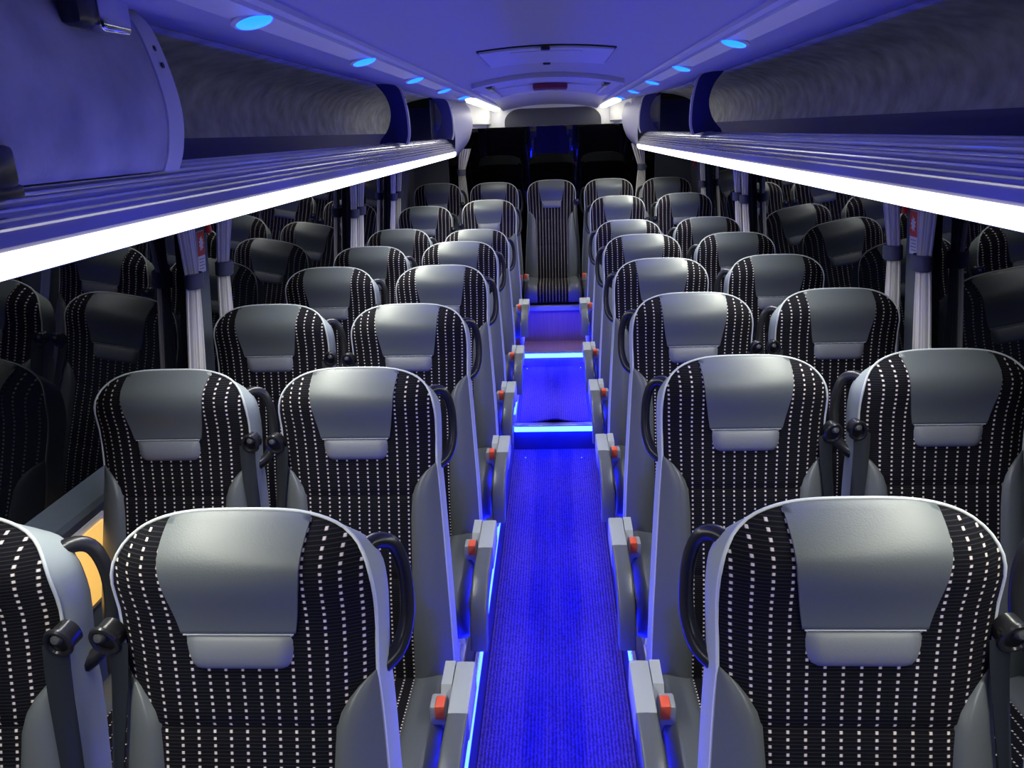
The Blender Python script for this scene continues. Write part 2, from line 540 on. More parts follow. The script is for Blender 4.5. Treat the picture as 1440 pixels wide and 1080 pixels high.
def rack(s, yend, fins):
    root = ob('overhead_rack', None, loc=(s * 0.70, 0, Z(-0.16)), cat='rack', group='overhead luggage racks',
              label='open overhead luggage rack with ribbed rail ' + SIDE[s])
    off = Vector((-s * 0.70, 0, -Z(-0.16)))

    def part(name, b, m, parent=root, **k):
        b.v = [tuple(Vector(p) + off) for p in b.v]
        return ob(name, b.mesh(name, m, **k), parent)
    nose = [(0.645, -0.114), (0.651, -0.098), (0.662, -0.078), (0.677, -0.058), (0.694, -0.042), (0.708, -0.034)]
    body = [(0.662, -0.156), (0.652, -0.150), (0.6455, -0.119)] + nose + [(0.722, -0.036), (0.73, -0.046), (1.09, -0.046), (1.09, -0.155), (0.72, -0.166)]
    sh = part('shelf', B().extr([(x, Z(z)) for x, z in body], Y0, yend, s), 'nose', angle=25)
    pts = smooth_path([(x, z, 0) for x, z in nose], 6)
    L = [0]
    for a, b in zip(pts, pts[1:]):
        L.append(L[-1] + (b - a).length)
    for k in range(8):
        d = 0.022 + k * (L[-1] - 0.026) / 7
        i = min(range(len(L)), key=lambda j: abs(L[j] - d))
        i = min(max(i, 1), len(pts) - 2)
        t = (pts[i + 1] - pts[i - 1]).normalized()
        n = Vector((-t.y, t.x, 0))
        if n.x > 0:
            n = -n
        c = pts[i]
        pr = [c - t * 0.0042 - n * 0.001, c - t * 0.0030 + n * 0.0035, c + n * 0.0048, c + t * 0.0030 + n * 0.0035, c + t * 0.0042 - n * 0.001]
        part('rib', B().extr([(p.x, Z(p.y)) for p in pr], Y0, yend - 0.01, s), 'ribs', angle=20)
    lens = part('light_strip', B().extr([(x, Z(z)) for x, z in ((0.6445, -0.119), (0.640, -0.123), (0.640, -0.132), (0.645, -0.146), (0.652, -0.1525), (0.658, -0.150), (0.652, -0.135))], Y0, yend - 0.02, s), 'strip')
    # the lensed output of the strip, aimed down and inwards
    ld = bpy.data.lights.new('light_strip_output', 'AREA')
    ld.shape = 'RECTANGLE'
    ld.size = 0.022
    ld.size_y = yend - 0.05 - Y0
    ld.energy = STRIP_WATT
    ld.color = (0.98, 1.0, 0.84)
    ld.spread = math.radians(150)
    lo = bpy.data.objects.new('light_strip_output', ld)
    COL.objects.link(lo)
    lo.parent = lens
    lo.location = Vector((s * 0.640, (yend + Y0) / 2, Z(-0.1575))) + off
    lo.rotation_euler = (0, s * math.radians(10), 0)
    part('navy_band', B().extr([(1.05, Z(-0.046)), (1.062, Z(0.013)), (1.075, Z(0.013)), (1.063, Z(-0.046))], Y0, yend, s), 'navy')
    fc = smooth_path([(1.062, 0.013, 0), (1.072, 0.06, 0), (1.06, 0.13, 0), (1.01, 0.185, 0), (0.92, 0.215, 0), (0.805, 0.233, 0)], 4)
    fp = [(p.x, Z(p.y)) for p in fc]
    part('felt_lining', B().extr(fp + [(x + 0.012, z + 0.012) for x, z in reversed(fp)], Y0, yend, s), 'felt')
    inn, out = finprof()
    for y in fins:
        f = part('bracket', B().plate(inn + out, y, y + 0.022, s), 'fin', angle=30)
        e = B()
        rows = []
        for x, z in inn:
            rows.append([(s * (x + 0.004), y - 0.002, z), (s * (x - 0.005), y - 0.002, z), (s * (x - 0.005), y + 0.024, z), (s * (x + 0.004), y + 0.024, z)])
        e.grid(rows, True)
        part('bracket_edge', e, 'lav', parent=f)
        for zz in (0.165, 0.135):
            xi = min(inn, key=lambda p: abs(p[1] - Z(zz)))[0]
            part('screw', B().lathe([(0, 0), (0.004, 0), (0.004, 0.002), (0, 0.003)], (s * (xi - 0.005), y + 0.011, Z(zz)), (-s, 0, 0), 8), 'black', parent=f)
    # moulded end cap swelling inwards behind the last bracket
    ye = fins[-1]
    A = inn
    Bp = [(p.x, Z(p.y)) for p in smooth_path([(0.60, 0.212, 0), (0.562, 0.165, 0), (0.545, 0.10, 0), (0.545, 0.05, 0), (0.575, -0.03, 0), (0.655, -0.118, 0)], 4)]
    A2 = [(p.x, Z(p.y)) for p in smooth_path([(0.70, 0.222, 0), (0.668, 0.19, 0), (0.650, 0.12, 0), (0.642, 0.05, 0), (0.640, -0.04, 0), (0.648, -0.152, 0)], 4)]
    B2 = [(p.x, Z(p.y)) for p in smooth_path([(0.60, 0.212, 0), (0.562, 0.165, 0), (0.545, 0.10, 0), (0.545, 0.04, 0), (0.58, -0.06, 0), (0.665, -0.155, 0)], 4)]
    rows = []
    for t in [k / 8 for k in range(9)]:
        tt = sin(t * pi / 2)
        y = ye + 0.022 + (0.26 if s < 0 else 0.22) * t
        rows.append([(s * (a[0] + (b[0] - a[0]) * tt), y, a[1] + (b[1] - a[1]) * tt) for a, b in zip(A2, B2)])
    yl = rows[-1][0][1]
    rows.append([(s * (b[0] + 0.01), yl + 0.03, b[1]) for b in B2])
    rows.append([(s * 0.80, yl + 0.03, b[1]) for b in B2])
    rows.append([(s * 0.80, ye + 0.022, a[1]) for a in A2])
    part('end_cap', B().grid(rows), 'cap', angle=60)
    return root


rack(-1, 5.55, (3.78, 5.50))
rack(1, 6.12, (3.78, 6.04))

# ------------------------------------------------------------------ felt locker above the first rows
lk = ob('locker', None, loc=(-0.66, 0.7, Z(-0.05)), label='closed overhead locker with grey felt front and pale edge trim', cat='locker')
loff = Vector((0.66, -0.7, -Z(-0.05)))


def lpart(name, b, m, parent=lk, **k):
    b.v = [tuple(Vector(p) + loff) for p in b.v]
    return ob(name, b.mesh(name, m, **k), parent)


ip = [(p.x, Z(p.y)) for p in smooth_path([(0.700, 0.222, 0), (0.672, 0.19, 0), (0.650, 0.12, 0), (0.640, 0.05, 0), (0.648, -0.01, 0), (0.662, -0.045, 0)], 4)]
lpart('front_panel', B().extr(ip + [(x + 0.014, z) for x, z in reversed(ip)], Y0, 1.385, -1), 'locker')
et = lpart('edge_trim', B().extr([(x - 0.003, z) for x, z in ip] + [(x + 0.018, z) for x, z in reversed(ip)], 1.386, 1.442, -1), 'lav')
for zz in (0.155, 0.128):
    xi = min(ip, key=lambda p: abs(p[1] - Z(zz)))[0]
    lpart('screw', B().lathe([(0, 0), (0.005, 0), (0.005, 0.002), (0, 0.003)], (-(xi - 0.003), 1.414, Z(zz)), (1, 0, 0.2), 10), 'black', parent=et)
la = lpart('latch', B().box(-0.668, -0.632, 1.160, 1.215, Z(0.162), Z(0.23), 0.012), 'black')
lpart('latch_lever', B().box(-0.652, -0.624, 1.212, 1.292, Z(0.158), Z(0.222), 0.012, 4), 'chrome', parent=la)
hg = lpart('hinge', B().box(-0.660, -0.635, 0.90, 0.965, Z(-0.045), Z(0.005), 0.008), 'black')
lpart('hinge_plate', B().box(-0.668, -0.646, 0.92, 0.985, Z(-0.060), Z(-0.042), 0.005), 'black', parent=hg)

# ------------------------------------------------------------------ ceiling lamps and hatches
for s, yy, side in ((-1, [1.26, 1.98, 2.70, 3.42, 4.14], 'with'), (1, [1.18, 1.90, 2.64, 3.40, 4.18, 4.96], 'without')):
    for q, y in enumerate(reversed(yy)):
        d = ob('downlight', None, loc=(s * 0.424, y, Z(0.173)), cat='lamp', group='blue downlights in the ceiling rails',
               label='%sblue downlight %s the white rail strip %s' % (*(('round ', 'next to') if q == 0 else (('second ', 'third ', 'fourth ', 'fifth ', 'sixth ')[q - 1], 'from')), SIDE[s]))
        d.rotation_euler = (math.radians(-6), s * math.radians(15), 0)
        bz = ob('bezel', B().lathe([(0.026, 0.004), (0.034, 0.002), (0.035, -0.002), (0.030, -0.006), (0.026, -0.004)], (0, 0, 0), (0, 0, 1), 20).mesh('bezel', 'rail'), d)
        ob('lens', B().lathe([(0.0285, -0.004), (0.026, -0.0065), (0.016, -0.009), (0, -0.010)], (0, 0, 0), (0, 0, 1), 20).mesh('lens', 'spot'), d)
        ld = bpy.data.lights.new('downlight_output', 'SPOT')
        ld.energy = SPOT_WATT
        ld.color = BLUE
        ld.spot_size = math.radians(150)
        ld.spot_blend = 0.6
        ld.shadow_soft_size = 0.025
        lo = bpy.data.objects.new('downlight_output', ld)
        COL.objects.link(lo)
        lo.parent = d
        lo.location = (0, 0, -0.03)
for s, ya in ((-1, 4.45), (1, 5.15)):
    d = ob('rear_rail_light', B().extr([(x - 0.424, z - 0.173) for x, z in ((0.396, 0.176), (0.399, 0.156), (0.440, 0.156), (0.448, 0.1725))], 0, 6.56 - ya, s).mesh('rear_rail_light', 'rstrip'),
           loc=(s * 0.424, ya, Z(0.1725)), label='bright white strip at the rear of the ceiling rail ' + SIDE[s], cat='light strip')
    ld = bpy.data.lights.new('rear_rail_output', 'AREA')
    ld.shape = 'RECTANGLE'
    ld.size = 0.04
    ld.size_y = 0.85
    ld.energy = REAR_WATT
    ld.color = (1.0, 0.98, 0.88)
    lo = bpy.data.objects.new('rear_rail_output', ld)
    COL.objects.link(lo)
    lo.parent = d
    lo.location = (0, 6.5 - ya - 0.425, -0.022)


def zc(x):
    return 0.188 + 0.042 * (1 - (x / 0.375) ** 2)


def curved_plate(b, x0, x1, y0, y1, dz0, dz1, n=10, outline=None):
    """slab that follows the domed ceiling; dz below the ceiling"""
    rows = []
    for k in range(n + 1):
        x = x0 + (x1 - x0) * k / n
        za, zb = Z(zc(x) - dz0), Z(zc(x) - dz1)
        rows.append([(x, y0, za), (x, y1, za), (x, y1, zb), (x, y0, zb)])
    b.grid(rows, True)
    o = len(b.v) - 4 * (n + 1)
    b.f += [tuple(o + q for q in (0, 1, 2, 3)), tuple(o + 4 * n + q for q in (3, 2, 1, 0))]
    return b


rh = ob('roof_hatch', None, loc=(0, 2.72, Z(0.21)), label='flat rectangular roof hatch cover in the middle of the ceiling', cat='hatch')
ho = Vector((0, -2.72, -Z(0.21)))


def hpart(name, b, m, parent=rh, off=ho, **k):
    b.v = [tuple(Vector(p) + off) for p in b.v]
    return ob(name, b.mesh(name, m, **k), parent)


hpart('gasket', curved_plate(B(), -0.193, 0.203, 2.385, 2.905, 0.0, 0.004), 'shell')
hpart('cover', curved_plate(B(), -0.187, 0.197, 2.391, 2.899, 0.0, 0.009), 'lav')
hpart('cover_inset', curved_plate(B(), -0.10, 0.11, 2.46, 2.83, 0.008, 0.0115), 'lav')
for y in (2.385, 2.905):
    hpart('latch', B().box(-0.010, 0.016, y - 0.012, y + 0.010, Z(0.214), Z(0.224), 0.003), 'black')

rv = ob('roof_vent', None, loc=(0, 4.2, Z(0.2)), label='large framed roof vent with dark red handle ahead of the rear ceiling', cat='roof vent')
vo = Vector((0, -4.2, -Z(0.2)))
bb = B()
rows = []
for k in range(17):                       # bowed front lip
    x = -0.325 + 0.65 * k / 16
    yb = 3.50 + 0.07 * (x / 0.325) ** 2
    zt = zc(x)
    rows.append([(x, yb, Z(zt + 0.005)), (x, yb - 0.012, Z(zt - 0.020)), (x, yb + 0.02, Z(zt - 0.026)), (x, yb + 0.05, Z(zt - 0.004))])
bb.grid(rows, True)
hpart('front_lip', bb, 'lav', rv, vo)
for s in (-1, 1):
    xs = sorted((s * 0.285, s * 0.325))
    hpart('side_frame', curved_plate(B(), xs[0], xs[1], 3.57, 5.0, -0.002, 0.014, 3), 'lav', rv, vo)
    xs = sorted((s * 0.25, s * 0.283))
    hpart('hinge', B().box(xs[0], xs[1], 3.75, 3.95, Z(0.188), Z(0.206), 0.006), 'black', rv, vo)
hpart('rear_frame', curved_plate(B(), -0.285, 0.285, 4.95, 5.0, -0.002, 0.012), 'lav', rv, vo)
hpart('cover', curved_plate(B(), -0.27, 0.27, 3.60, 4.92, -0.002, 0.006), 'lav', rv, vo)
hpart('cross_bar', curved_plate(B(), -0.26, 0.26, 4.15, 4.18, 0.004, 0.012), 'rail', rv, vo)
hpart('handle', curved_plate(B(), -0.075, 0.095, 4.12, 4.34, 0.010, 0.030), 'darkred', rv, vo)

# ------------------------------------------------------------------ aisle: carpets, lights, nosings
cprow = []
for x0, x1, y0, y1, zf, lab, bump in ((-0.233, 0.233, Y0, 4.215, -1.772, 'long ribbed blue carpet runner on the lower aisle floor', False),
                                      (-0.205, 0.205, 4.262, 5.375, -1.62, 'short ribbed blue carpet runner between the two lit steps', True)):
    nx, ny = 24, 40
    t = 0.008
    rows = []
    for j in range(ny + 1):
        y = y0 + (y1 - y0) * j / ny
        r = []
        for i in range(nx + 1):
            x = x0 + (x1 - x0) * i / nx
            z = zf + t
            if bump:
                c = math.exp(-((x + 0.0) / 0.085) ** 2) * math.exp(-((y - y0) / 0.05) ** 2)
                z += 0.022 * c
            r.append((x, y, Z(z)))
        rows.append(r)
    b = B().grid(rows)
    rim = [rows[0][i] for i in range(nx + 1)] + [rows[j][nx] for j in range(1, ny + 1)] + [rows[ny][i] for i in range(nx - 1, -1, -1)] + [rows[j][0] for j in range(ny - 1, 0, -1)]
    low = [(x, y, z - t) for x, y, z in rim]
    b.grid([rim, low], True)
    c = ob('carpet_runner', b.mesh('carpet_runner', 'carpet'), label=lab, cat='carpet')
for pts, zf in ((((-0.166, 4.094), (0.152, 4.085)), -1.764), (((-0.190, 5.345), (0.188, 5.335)), -1.612)):
    for x, y in pts:
        ob('carpet_stud', B().lathe([(0, 0.004), (0.006, 0.003), (0.008, 0)], (0, 0, 0), (0, 0, 1), 12).mesh('carpet_stud', 'chrome'), loc=(x, y, Z(zf)),
           label='metal stud in the %s aisle carpet %s' % ('long lower' if zf < -1.7 else 'short upper', SIDE[1 if x > 0 else -1]), cat='stud', group='carpet studs')
for y, zt, wd, nm in ((Y_STEP1, -1.62, 0.235, 'lower'), (Y_STEP2, -1.518, 0.235, 'upper')):
    st = ob('step_light', None, loc=(0, y, Z(zt)), label='glowing blue light under the nosing of the %s aisle step' % nm, cat='step light', group='lit step nosings')
    ob('nosing', B().box(-wd, wd, -0.022, 0.03, 0.0, 0.008, 0.003).mesh('nosing', 'metal'), st)
    ob('lens', B().box(-wd + 0.004, wd - 0.004, -0.02, -0.001, -0.032, -0.001, 0.004).mesh('lens', 'sled'), st)
bt = ob('trim_1', B().box(-0.235, 0.235, Y_BENCH - 0.022, Y_BENCH + 0.03, Z(-1.285), Z(-1.242), 0.008).mesh('trim', 'metal'), kind='structure')
bt['label'] = 'satin metal edging along the rear platform'
for s in (-1, 1):
    xk = sorted((s * 0.2225, s * 0.2445))
    ob('kerb', B().box(xk[0], xk[1], 4.27, 5.38, Z(-1.621), Z(-1.5685), 0.003).mesh('kerb', 'lav'), fl)
    for ya, yb, zz, nm in ((Y0, 4.20, -1.618, 'lower'), (4.27, 5.38, -1.60, 'middle')):
        xs = sorted((s * 0.2345, s * 0.243)) if nm == 'lower' else sorted((s * 0.222, s * 0.235))
        z0, z1 = (zz - 0.001, zz + 0.010) if nm == 'lower' else (-1.568, -1.552)
        al = ob('aisle_light', None, loc=(xs[0], (ya + yb) / 2, Z(z0)), label='thin glowing blue light strip along the %s aisle floor edge ' % nm + SIDE[s], cat='light strip', group='blue aisle edge lights')
        ob('lens', B().box(0, xs[1] - xs[0], (ya - yb) / 2, (yb - ya) / 2, 0.0, z1 - z0, 0.003).mesh('lens', 'aled'), al)
        xo = (0.0085, 0.0225) if s > 0 else (-0.014, 0.0)
        if nm == 'lower':
            ob('holder', B().box(xo[0], xo[1], (ya - yb) / 2, (yb - ya) / 2, -0.001, 0.016, 0.003).mesh('holder', 'metal'), al)

# ------------------------------------------------------------------ seats
BETA = math.radians(11)
HT = 1.121
sb, cbt = sin(BETA), cos(BETA)
WT = [(0.13, 0.186), (0.19, 0.184), (0.24, 0.183), (0.33, 0.189), (0.45, 0.197), (0.60, 0.206), (0.78, 0.211)]


def W(t):
    if t < 0.13:               # rounded shoulders
        return 0.186 * max(0.0, 1 - ((0.13 - t) / 0.13) ** 3) ** (1 / 3.2)
    return lerp_table(WT, t)


def T_at(x):                   # height of the outline at a distance from the middle
    return 0.13 - 0.13 * max(0.0, 1 - (abs(x) / 0.186) ** 3.2) ** (1 / 3)


def hump(t, c, w_):
    d = (t - c) / w_
    return math.exp(-d * d)


def N(x, t):
    e = min(1, abs(x) / max(W(t), 0.186))
    n = -0.034 * max(0, (e - 0.55) / 0.45) ** 2
    q = t - T_at(x)            # distance below the rounded top edge
    if q < 0.06:
        n -= 0.040 * ((0.06 - max(q, 0)) / 0.06) ** 2 * (1 - min(1, abs(x) / 0.186) ** 6)
    n += 0.024 * hump(t, 0.072, 0.058) - 0.004 * hump(t, 0.30, 0.06) + 0.018 * hump(t, 0.60, 0.18)
    return n


def P(x, t, n):
    return (x, -t * sb - n * cbt, HT - t * cbt + n * sb)


def crown(x):
    return 0.004 * (abs(x) / 0.105) ** 2


def seat_meshes():
    R = {}
    # fabric face
    ts = [0.0004, 0.0012, 0.003, 0.006, 0.012, 0.018, 0.025, 0.045, 0.07, 0.10, 0.14, 0.19, 0.22, 0.25, 0.28, 0.30, 0.305, 0.31, 0.33, 0.37, 0.42, 0.48, 0.50, 0.505, 0.51, 0.54, 0.60, 0.66, 0.72, 0.78]
    nx = 28
    v, uv, rows = [], [], []
    for t in ts:
        r = []
        for i in range(nx + 1):
            e = -1 + 2 * i / nx
            e = math.copysign(abs(e) ** 0.85, e)
            x = e * W(t)
            n = N(x, t) - (0.004 if t in (0.305, 0.505) else 0)
            r.append(P(x, t, n))
            fl_ = 1 - 0.06 * max(0, (0.3 - t) / 0.3)
            uv.append((x * fl_ + 0.0118 + 10 * 0.0236, t + 0.003))
        rows.append(r)
    b = B().grid(rows)
    R['backrest'] = mk('backrest', b.v, b.f, 'fabric', uv=uv, angle=80)
    # outline from bottom left over the top to bottom right
    tt = [0.78, 0.72, 0.66, 0.60, 0.54, 0.48, 0.42, 0.37, 0.33, 0.28, 0.24, 0.21, 0.17, 0.14, 0.12, 0.10, 0.085, 0.07, 0.057, 0.045, 0.035]
    left = [(-W(t), t) for t in tt]
    top = []
    xe = W(0.035)
    for k in range(1, 26):
        x = -xe + 2 * xe * k / 26
        top.append((x, T_at(x)))
    out = left + top + [(-x, t) for x, t in reversed(left)]
    g = B()
    rows = []
    for d, ow in ((0, 0.0), (0.012, 0.004), (0.04, 0.007), (0.066, 0.004)):
        r = []
        for i, (x, t) in enumerate(out):
            a = Vector((out[min(i + 1, len(out) - 1)][0] - out[max(i - 1, 0)][0], out[min(i + 1, len(out) - 1)][1] - out[max(i - 1, 0)][1])).normalized()
            ox, ot = a.y * ow, -a.x * ow
            tp = max(0, 1 - t / 0.09)
            r.append(P(x + ox * (1 - tp), t + ot * (1 - tp) + d * 0.55 * tp, N(x, t) - d))
        rows.append(r)
    R['side_trim'] = g.grid(rows).mesh('side_trim', 'trim', angle=70)
    last = rows[-1]
    sh = [last]
    for k, (sc_, d) in enumerate(((0.97, 0.082), (0.86, 0.100), (0.5, 0.108), (0.0, 0.110))):
        sh.append([P(x * sc_, 0.36 + (t + 0.062 * max(0, 1 - t / 0.09) - 0.36) * (1 - (1 - sc_) * 0.45), N(x, t) * sc_ - d) for x, t in out])
    R['back_shell'] = B().grid(sh).mesh('back_shell', 'shell', angle=60)
    R['piping'] = B().tube([P(x * 1.0, t, N(x, t) + 0.0005) for x, t in out], 0.0027, 6).mesh('piping', 'piping', angle=180)
    # leather head panel
    HW = [(0, 0.102), (0.03, 0.100), (0.06, 0.0975), (0.09, 0.094), (0.13, 0.087), (0.168, 0.080)]
    rows, pt = [], [0.0006, 0.0015, 0.003, 0.006, 0.010, 0.015, 0.022, 0.03, 0.04, 0.05, 0.06, 0.07, 0.08, 0.09, 0.10, 0.11, 0.12, 0.13, 0.14, 0.15, 0.158, 0.163, 0.166]
    es = [-1, -1] + [-1 + 2 * i / 18 for i in range(1, 18)] + [1, 1]
    for t in pt:
        r = []
        for i, e in enumerate(es):
            h = min(lerp_table(HW, t), W(t))
            x = e * h
            lift = 0.0038 * min(1, t / 0.006) + 0.0008
            if i in (0, len(es) - 1) or t == 0.166:
                lift = -0.006
            sad = 0.004 * hump(t, 0.085, 0.05) * (1 - e * e)
            r.append(P(x, t, N(x, t) + lift + sad))
        rows.append(r)
    R['head_panel'] = B().grid(rows).mesh('head_panel', 'leather', angle=80)
    R['stitching'] = B().tube([P(0.078 * (-1 + 2 * k / 12), 0.1645, N(0.078 * (-1 + k / 6), 0.1645) + 0.0046) for k in range(13)], 0.0011, 5).mesh('stitching', 'stitch')
    # puffed lower pad
    rows = []
    for t, h, l in ((0.1655, 0.0825, -0.004), (0.167, 0.082, 0.004), (0.174, 0.081, 0.0085), (0.184, 0.0795, 0.0115), (0.195, 0.0775, 0.0125), (0.205, 0.075, 0.0115), (0.2115, 0.071, 0.0085), (0.2155, 0.066, 0.003), (0.217, 0.062, -0.005)):
        r = []
        for i in range(15):
            e = -1 + 2 * i / 14
            x = e * h
            r.append(P(x, t, N(x, t) + (l + 0.005) * (1 - abs(e) ** 12) - 0.005))
        rows.append(r)
    R['head_pad'] = B().grid(rows).mesh('head_pad', 'pad', angle=80)
    # bolsters
    IN = [(0.232, 0.181), (0.24, 0.170), (0.25, 0.158), (0.265, 0.145), (0.285, 0.133), (0.31, 0.1255), (0.36, 0.122), (0.78, 0.118)]
    for s in (-1, 1):
        rows = []
        for t in (0.232, 0.24, 0.25, 0.265, 0.285, 0.31, 0.36, 0.42, 0.5, 0.58, 0.66, 0.72, 0.77):
            r = []
            a, bq = lerp_table(IN, t), W(t) + 0.001
            for i in range(10):
                e = i / 9
                x = a + (bq - a) * e
                puff = 0.019 * math.sqrt(max(0, sin(pi * min(1, e * 0.93)))) * min(1, (t - 0.228) / 0.06) + 0.001
                if i == 0:
                    puff = -0.003
                wr = 0.0012 * sin(t * 260) * hump(t, 0.29, 0.03) * sin(pi * e)
                r.append(P(s * x, t, N(x, t) + puff + wr))
            rows.append(r)
        R['bolster%d' % s] = B().grid(rows).mesh('bolster', 'bolster', angle=80)
    # cushion
    def cushion(xa, xb, m, name, rside, uvm=False, zt=0.0):
        prof = [(-0.085, 0.37), (-0.16, 0.377), (-0.25, 0.379), (-0.35, 0.384), (-0.44, 0.390), (-0.50, 0.389), (-0.535, 0.378), (-0.556, 0.355), (-0.562, 0.325), (-0.556, 0.285), (-0.54, 0.262), (-0.30, 0.255), (-0.085, 0.26)]
        path = [0]
        for p, q in zip(prof, prof[1:]):
            path.append(path[-1] + math.hypot(q[0] - p[0], q[1] - p[1]))
        nxx = 10
        rows, uvs = [], []
        cy, cz = -0.32, 0.32
        for k in range(nxx + 1):
            e = k / nxx
            x = xa + (xb - xa) * e
            edge = 0
            if rside > 0:
                edge = max(0, (e - 0.62) / 0.38)
            elif rside < 0:
                edge = max(0, (0.38 - e) / 0.38)
            dz = -0.035 * edge ** 2.2
            bu = zt * sin(pi * e) ** 0.6 if 0 < e < 1 else 0
            rows.append([(x, y + (0.012 * edge ** 2 if y < -0.5 else 0), z + (dz + bu if z > 0.30 else 0)) for y, z in prof])
            uvs += [(x + 0.0118 + 10 * 0.0236, q) for q in path]
        b = B().grid(rows, True)
        n = len(prof)
        b.f += [tuple(range(n)), tuple(nxx * n + q for q in range(n - 1, -1, -1))]
        return mk(name, b.v, b.f, m, uv=uvs if uvm else None, angle=60)
    R['cushion'] = cushion(-0.12, 0.12, 'fabric', 'cushion', 0, True, 0.0)
    R['cb-1'] = cushion(-0.213, -0.119, 'bolster', 'cushion_bolster', -1, zt=0.012)
    R['cb1'] = cushion(0.119, 0.213, 'bolster', 'cushion_bolster', 1, zt=0.012)
    R['pedestal'] = B().box(-0.16, 0.16, -0.46, -0.16, 0.21, 0.256, 0.01).box(-0.03, 0.03, -0.43, -0.2, 0.03, 0.22, 0.01).box(-0.14, 0.14, -0.45, -0.18, 0.0, 0.03, 0.008).mesh('pedestal', 'metal')
    for s in (-1, 1):
        # grab handle: an ear of thick tube beside the shoulder
        w0 = W(0.06)
        pts = smooth_path([P(s * (w0 - 0.025), 0.078, -0.060), P(s * (w0 - 0.002), 0.062, -0.080), P(s * (w0 + 0.020), 0.068, -0.094), P(s * (w0 + 0.033), 0.098, -0.102), P(s * (w0 + 0.038), 0.140, -0.106), P(s * (w0 + 0.037), 0.190, -0.102), P(s * (w0 + 0.023), 0.232, -0.088), P(s * (w0 - 0.010), 0.255, -0.062)], 4)
        R['handle%d' % s] = B().tube(pts, lambda q: 0.0105 + 0.004 * (abs(q - 0.5) * 2) ** 2, 10).mesh('grab_handle', 'black', angle=180)
        # belt guide at the shoulder
        xg = s * (W(0.17) + 0.010)
        gy_, gz = P(0, 0.175, -0.012)[1:]
        ring = [(xg - s * 0.015, gz + 0.004), (xg - s * 0.006, gz + 0.019), (xg + s * 0.008, gz + 0.021), (xg + s * 0.017, gz + 0.008), (xg + s * 0.016, gz - 0.012), (xg + s * 0.004, gz - 0.021), (xg - s * 0.011, gz - 0.018), (xg - s * 0.016, gz - 0.006)]
        rp_ = smooth_path([(x, gy_ - 0.012 - 0.25 * (z - gz), z) for x, z in ring + ring[:1]], 3)
        gb = B().tube(rp_, 0.0042, 7, caps=False)
        gb.add([(p.x, p.y + 0.004, p.z) for p in rp_[:-1]] + [(p.x, p.y + 0.030, p.z) for p in rp_[:-1]],
               [tuple(range(len(rp_) - 1))] + [(k, (k + 1) % (len(rp_) - 1), len(rp_) - 1 + (k + 1) % (len(rp_) - 1), len(rp_) - 1 + k) for k in range(len(rp_) - 1)])
        R['guide%d' % s] = gb.mesh('belt_guide', 'black', angle=50)
        R['knob%d' % s] = B().lathe([(0, 0.013), (0.006, 0.012), (0.0085, 0.008), (0.0085, -0.004)], (xg + s * 0.004, gy_ - 0.010, gz + 0.007), (0, -1, 0.35), 12).mesh('guide_button', 'knob')
        # belt webbing falling from the guide
        rows = []
        for k in range(15):
            q = k / 14
            t = 0.185 + 0.55 * q
            tw = 0.5 + 0.55 * sin(q * 2.4)
            c = s * (W(t) - 0.001 + 0.006 * sin(q * pi))
            hw = 0.019
            dx, dn = hw * cos(tw), hw * sin(tw)
            nn = -0.012 + 0.022 * q
            row = []
            for m_ in range(5):
                e = -1 + m_ / 2
                row.append(P(c + e * dx, t, nn + e * dn * s * -0.5 + 0.003 * (1 - e * e)))
            row += [(p[0], p[1] + 0.0025, p[2]) for p in reversed(row)]
            rows.append(row)
        R['belt%d' % s] = B().grid(rows, True).mesh('seat_belt', 'belt', angle=50)
        # buckle on a stalk
        bx, by, bz = s * 0.203, -0.30, 0.425
        bk = B().box(bx - 0.018 - s * 0.003, bx + 0.018 - s * 0.003, by - 0.022, by + 0.026, bz - 0.040, bz + 0.010, 0.006).box(bx - 0.011, bx + 0.011, by - 0.003, by + 0.005, bz - 0.12, bz - 0.03, 0.003)
        R['buckle%d' % s] = bk.mesh('buckle', 'buckle')
        R['button%d' % s] = B().box(bx - 0.011 + s * 0.002, bx + 0.011 + s * 0.002, by - 0.0245, by + 0.014, bz - 0.022, bz + 0.0135, 0.004).mesh('release_button', 'red')
        # armrest beside the aisle
        xa = s * 0.250
        path = smooth_path([(0, -0.355, 0.436), (0, -0.44, 0.440), (0, -0.525, 0.434), (0, -0.583, 0.405), (0, -0.615, 0.355), (0, -0.630, 0.295)], 4)
        rows = []
        for i, p in enumerate(path):
            t = (path[min(i + 1, len(path) - 1)] - path[max(i - 1, 0)]).normalized()
            n = Vector((0, t.z, -t.y))
            if n.z < 0:
                n = -n
            hw, th = 0.0225, 0.05
            rows.append([(xa + dx, p.y + n.y * dn, p.z + n.z * dn) for dx, dn in ((-hw, 0.010), (-hw + 0.002, 0.0125), (-hw + 0.006, 0.0138), (0, 0.0145), (hw - 0.006, 0.0138), (hw - 0.002, 0.0125), (hw, 0.010), (hw, -th + 0.01), (hw - 0.008, -th), (-hw + 0.008, -th), (-hw, -th + 0.01))])
        a = B().grid(rows, True)
        nn_ = len(rows[0])
        a.f += [tuple(range(nn_)), tuple((len(rows) - 1) * nn_ + q for q in range(nn_ - 1, -1, -1))]
        R['arm%d' % s] = a.mesh('armrest', 'armpad', angle=50)
        x1 = xa
        R['cap%d' % s] = B().box(x1 - 0.0225, x1 + 0.0225, -0.358, -0.185, 0.375, 0.452, 0.005).mesh('armrest_cap', 'armcap')
        xp = s * 0.214
